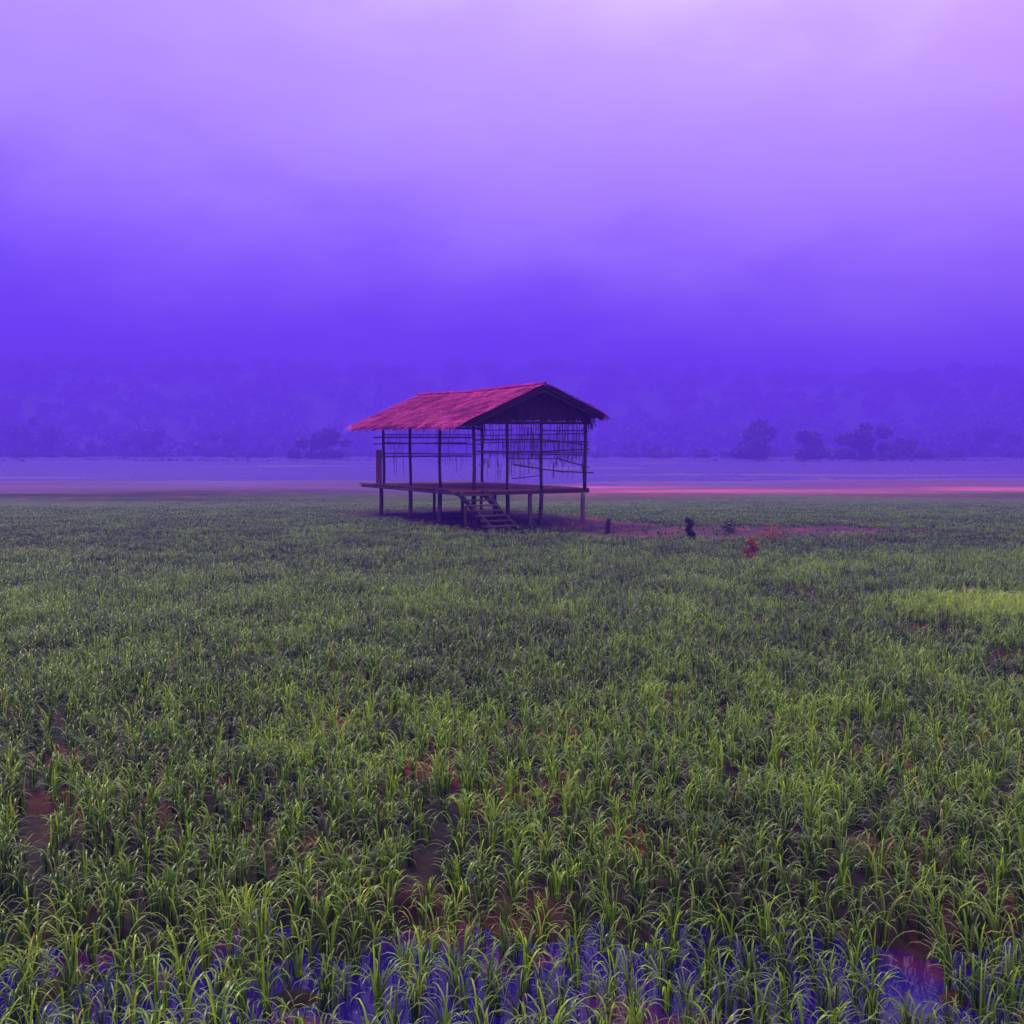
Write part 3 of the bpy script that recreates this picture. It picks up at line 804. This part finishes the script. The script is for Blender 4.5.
tag(link_mesh("hills", np_mesh("hills", v, q, np.full(len(v), 0.5)), M["hill"]), kind="structure")
g3 = np.random.default_rng(5)
cs, rs = [], []
for k in range(1100):
    a = g3.uniform(-0.75, 0.75); r = 508+400*g3.random()**1.1
    h = float(hill_h(np.array(r), np.array(a)))
    rad = g3.uniform(3.5, 8.5)
    cs.append((math.sin(a)*r, math.cos(a)*r, max(h,0)+rad*1.0)); rs.append(rad)
v, q, t = leaf_cloud(cs, rs, 120000, 1.7, g3)
tag(link_mesh("forest", np_mesh("forest", v, q, t, smooth=False), M["forest"]), "misty forest covering the far hillside behind the fields", "forest", kind="stuff")

cs, rs = [], []
for k in range(900):
    y = g3.uniform(290, 470); x = g3.uniform(-0.62, 0.62)*y
    if y < 290+60*float(fbm(np.array(x*0.05), np.array(1.0))): continue
    rad = g3.uniform(0.8, 2.4)*(0.7+0.6*float(vnoise(np.array(x*0.08), np.array(y*0.05)))); cs.append((x, y, rad*0.55)); rs.append(rad)
nb = len(cs)
for k in range(40):                      # weedy banks across the far reflecting sheet
    y = 200+80*g3.random(); x = g3.uniform(-0.62, 0.62)*y; L_ = g3.uniform(2, 14)
    for j in range(int(L_*1.2)+1):
        rad = g3.uniform(0.08, 0.24)*(0.8+y/250); cs.append((x+g3.uniform(-L_, L_), y+g3.normal()*0.5, 0.10+rad*0.5)); rs.append(rad)
v, q, t = leaf_cloud(cs[:nb], rs[:nb], 50000, 0.5, g3)
v2, q2, t2 = leaf_cloud(cs[nb:], rs[nb:], 8000, 0.12, g3)
q = np.concatenate([q, q2+len(v)]); v = np.concatenate([v, v2]); t = np.concatenate([t, t2])
tag(link_mesh("undergrowth", np_mesh("undergrowth", v, q, t, smooth=False), M["forest"]), "low misty scrub covering the ground at the foot of the hills", "scrub", kind="stuff")

# ------------------------------------------------------------------ haze
TOP = 92.0
hz = MB(); hz.box((-1400,-1400,-1.6), (1400,1400,TOP))
hm = bpy.data.materials.new("haze"); hm.use_nodes = True
nt = hm.node_tree; nt.nodes.clear()
out = nt.nodes.new("ShaderNodeOutputMaterial"); pv = nt.nodes.new("ShaderNodeVolumePrincipled")
pv.inputs["Color"].default_value = (0.20, 0.08, 1.0, 1)
pv.inputs["Density"].default_value = 0.0035
pv.inputs["Anisotropy"].default_value = 0.0
nt.links.new(pv.outputs[0], out.inputs["Volume"])
tag(hz.build("haze", hm), kind="stuff")

# ------------------------------------------------------------------ sky and sun
SUN_EL, SUN_AZ = R(52), R(-32)          # bearing from straight ahead, negative to the left
w = bpy.data.worlds.new("World"); sc.world = w; w.use_nodes = True
nt = w.node_tree; L = nt.links.new
bg = nt.nodes["Background"]
tc = N(nt, "ShaderNodeTexCoord"); sp = N(nt, "ShaderNodeSeparateXYZ"); L(tc.outputs["Generated"], sp.inputs[0])
no = N(nt, "ShaderNodeTexNoise"); no.inputs["Scale"].default_value = 2.2; no.inputs["Detail"].default_value = 5; no.inputs["Roughness"].default_value = 0.45
mp = N(nt, "ShaderNodeMapping"); mp.inputs["Scale"].default_value = (1,1,2.2); L(tc.outputs["Generated"], mp.inputs[0]); L(mp.outputs[0], no.inputs["Vector"])
m1 = N(nt, "ShaderNodeMath", operation='MULTIPLY_ADD'); m1.inputs[1].default_value = 0.40; m1.inputs[2].default_value = -0.225
no2 = N(nt, "ShaderNodeTexNoise"); no2.inputs["Scale"].default_value = 6.5; no2.inputs["Detail"].default_value = 6; no2.inputs["Roughness"].default_value = 0.55; L(mp.outputs[0], no2.inputs["Vector"])
nm = N(nt, "ShaderNodeMath", operation='MULTIPLY_ADD'); nm.inputs[1].default_value = 0.55; L(no2.outputs["Fac"], nm.inputs[0])
ns = N(nt, "ShaderNodeMath", operation='MULTIPLY_ADD'); ns.inputs[1].default_value = 0.62; ns.inputs[2].default_value = 0.0; L(no.outputs["Fac"], ns.inputs[0])
L(ns.outputs[0], nm.inputs[2]); L(nm.outputs[0], m1.inputs[0])
m2 = N(nt, "ShaderNodeMath", operation='ADD'); L(sp.outputs["Z"], m2.inputs[0]); L(m1.outputs[0], m2.inputs[1])
m3 = N(nt, "ShaderNodeMath", operation='MULTIPLY_ADD'); m3.inputs[1].default_value = 0.14; L(sp.outputs["X"], m3.inputs[0]); L(m2.outputs[0], m3.inputs[2])
rp = ramp(nt, [(0.0,(0.050,0.018,0.36)),(0.06,(0.075,0.028,0.42)),(0.15,(0.27,0.150,0.52)),(0.25,(0.42,0.27,0.56)),(0.40,(0.49,0.35,0.56)),(0.6,(0.72,0.62,0.72)),(1.0,(0.86,0.80,0.95))])
L(m3.outputs[0], rp.inputs[0])
mult = N(nt, "ShaderNodeMix", data_type='RGBA', blend_type='MULTIPLY'); mult.inputs["Factor"].default_value = 1
xr = ramp(nt, [(0.25,(0.86,0.91,1.0)),(0.5,(1,1,1)),(0.75,(1.16,1.05,1.0))])
mx_ = N(nt, "ShaderNodeMath", operation='MULTIPLY_ADD'); mx_.inputs[1].default_value = 0.5; mx_.inputs[2].default_value = 0.5
L(sp.outputs["X"], mx_.inputs[0]); L(mx_.outputs[0], xr.inputs[0])
xm = N(nt, "ShaderNodeMix", data_type='RGBA', blend_type='MULTIPLY'); xm.inputs["Factor"].default_value = 1
L(rp.outputs[0], xm.inputs["A"]); L(xr.outputs[0], xm.inputs["B"])
L(xm.outputs["Result"], mult.inputs["A"]); mult.inputs["B"].default_value = (2,2,2,1)
sky = N(nt, "ShaderNodeTexSky", sky_type='NISHITA'); sky.sun_disc = False; sky.sun_elevation = SUN_EL; sky.sun_rotation = SUN_AZ
sk = N(nt, "ShaderNodeMix", data_type='RGBA', blend_type='MULTIPLY'); sk.inputs["Factor"].default_value = 1
L(sky.outputs[0], sk.inputs["A"]); sk.inputs["B"].default_value = (0.012,0.008,0.016,1)
ad = N(nt, "ShaderNodeMix", data_type='RGBA', blend_type='ADD'); ad.inputs["Factor"].default_value = 1
L(mult.outputs["Result"], ad.inputs["A"]); L(sk.outputs["Result"], ad.inputs["B"])
vd = N(nt, "ShaderNodeVectorMath", operation='DOT_PRODUCT'); L(tc.outputs["Generated"], vd.inputs[0])
vd.inputs[1].default_value = (math.sin(R(6.5))*math.cos(R(25.5)), math.cos(R(6.5))*math.cos(R(25.5)), math.sin(R(25.5)))
gw = ramp(nt, [(0.0,(0,0,0)),(0.6,(0.05,0.05,0.03)),(1.0,(0.22,0.22,0.12))])
gm = N(nt, "ShaderNodeMapRange"); gm.inputs["From Min"].default_value = 0.990; gm.inputs["From Max"].default_value = 1.0; L(vd.outputs["Value"], gm.inputs[0]); L(gm.outputs[0], gw.inputs[0])
ad2 = N(nt, "ShaderNodeMix", data_type='RGBA', blend_type='ADD'); ad2.inputs["Factor"].default_value = 1
L(ad.outputs["Result"], ad2.inputs["A"]); L(gw.outputs[0], ad2.inputs["B"])
L(ad2.outputs["Result"], bg.inputs["Color"]); bg.inputs["Strength"].default_value = 1.0

sl = bpy.data.lights.new("sun", 'SUN'); sl.energy = 3.2; sl.angle = R(10); sl.color = (1.0, 0.92, 0.58)
so = bpy.data.objects.new("sun", sl); col.objects.link(so)
d = Vector((math.cos(SUN_EL)*math.sin(SUN_AZ), math.cos(SUN_EL)*math.cos(SUN_AZ), math.sin(SUN_EL)))
so.rotation_euler = (-d).to_track_quat('-Z', 'Y').to_euler(); so.location = (-20, 40, 60)

# ------------------------------------------------------------------ render settings
vs = sc.view_settings
sc.display_settings.display_device = 'sRGB'
vs.view_transform = 'Standard'; vs.look = 'None'; vs.exposure = 0.14; vs.gamma = 1.0; vs.use_curve_mapping = False
sc.render.engine = 'CYCLES'
sc.cycles.use_denoising = True
sc.cycles.max_bounces = 6; sc.cycles.volume_bounces = 1; sc.cycles.diffuse_bounces = 3; sc.cycles.glossy_bounces = 2
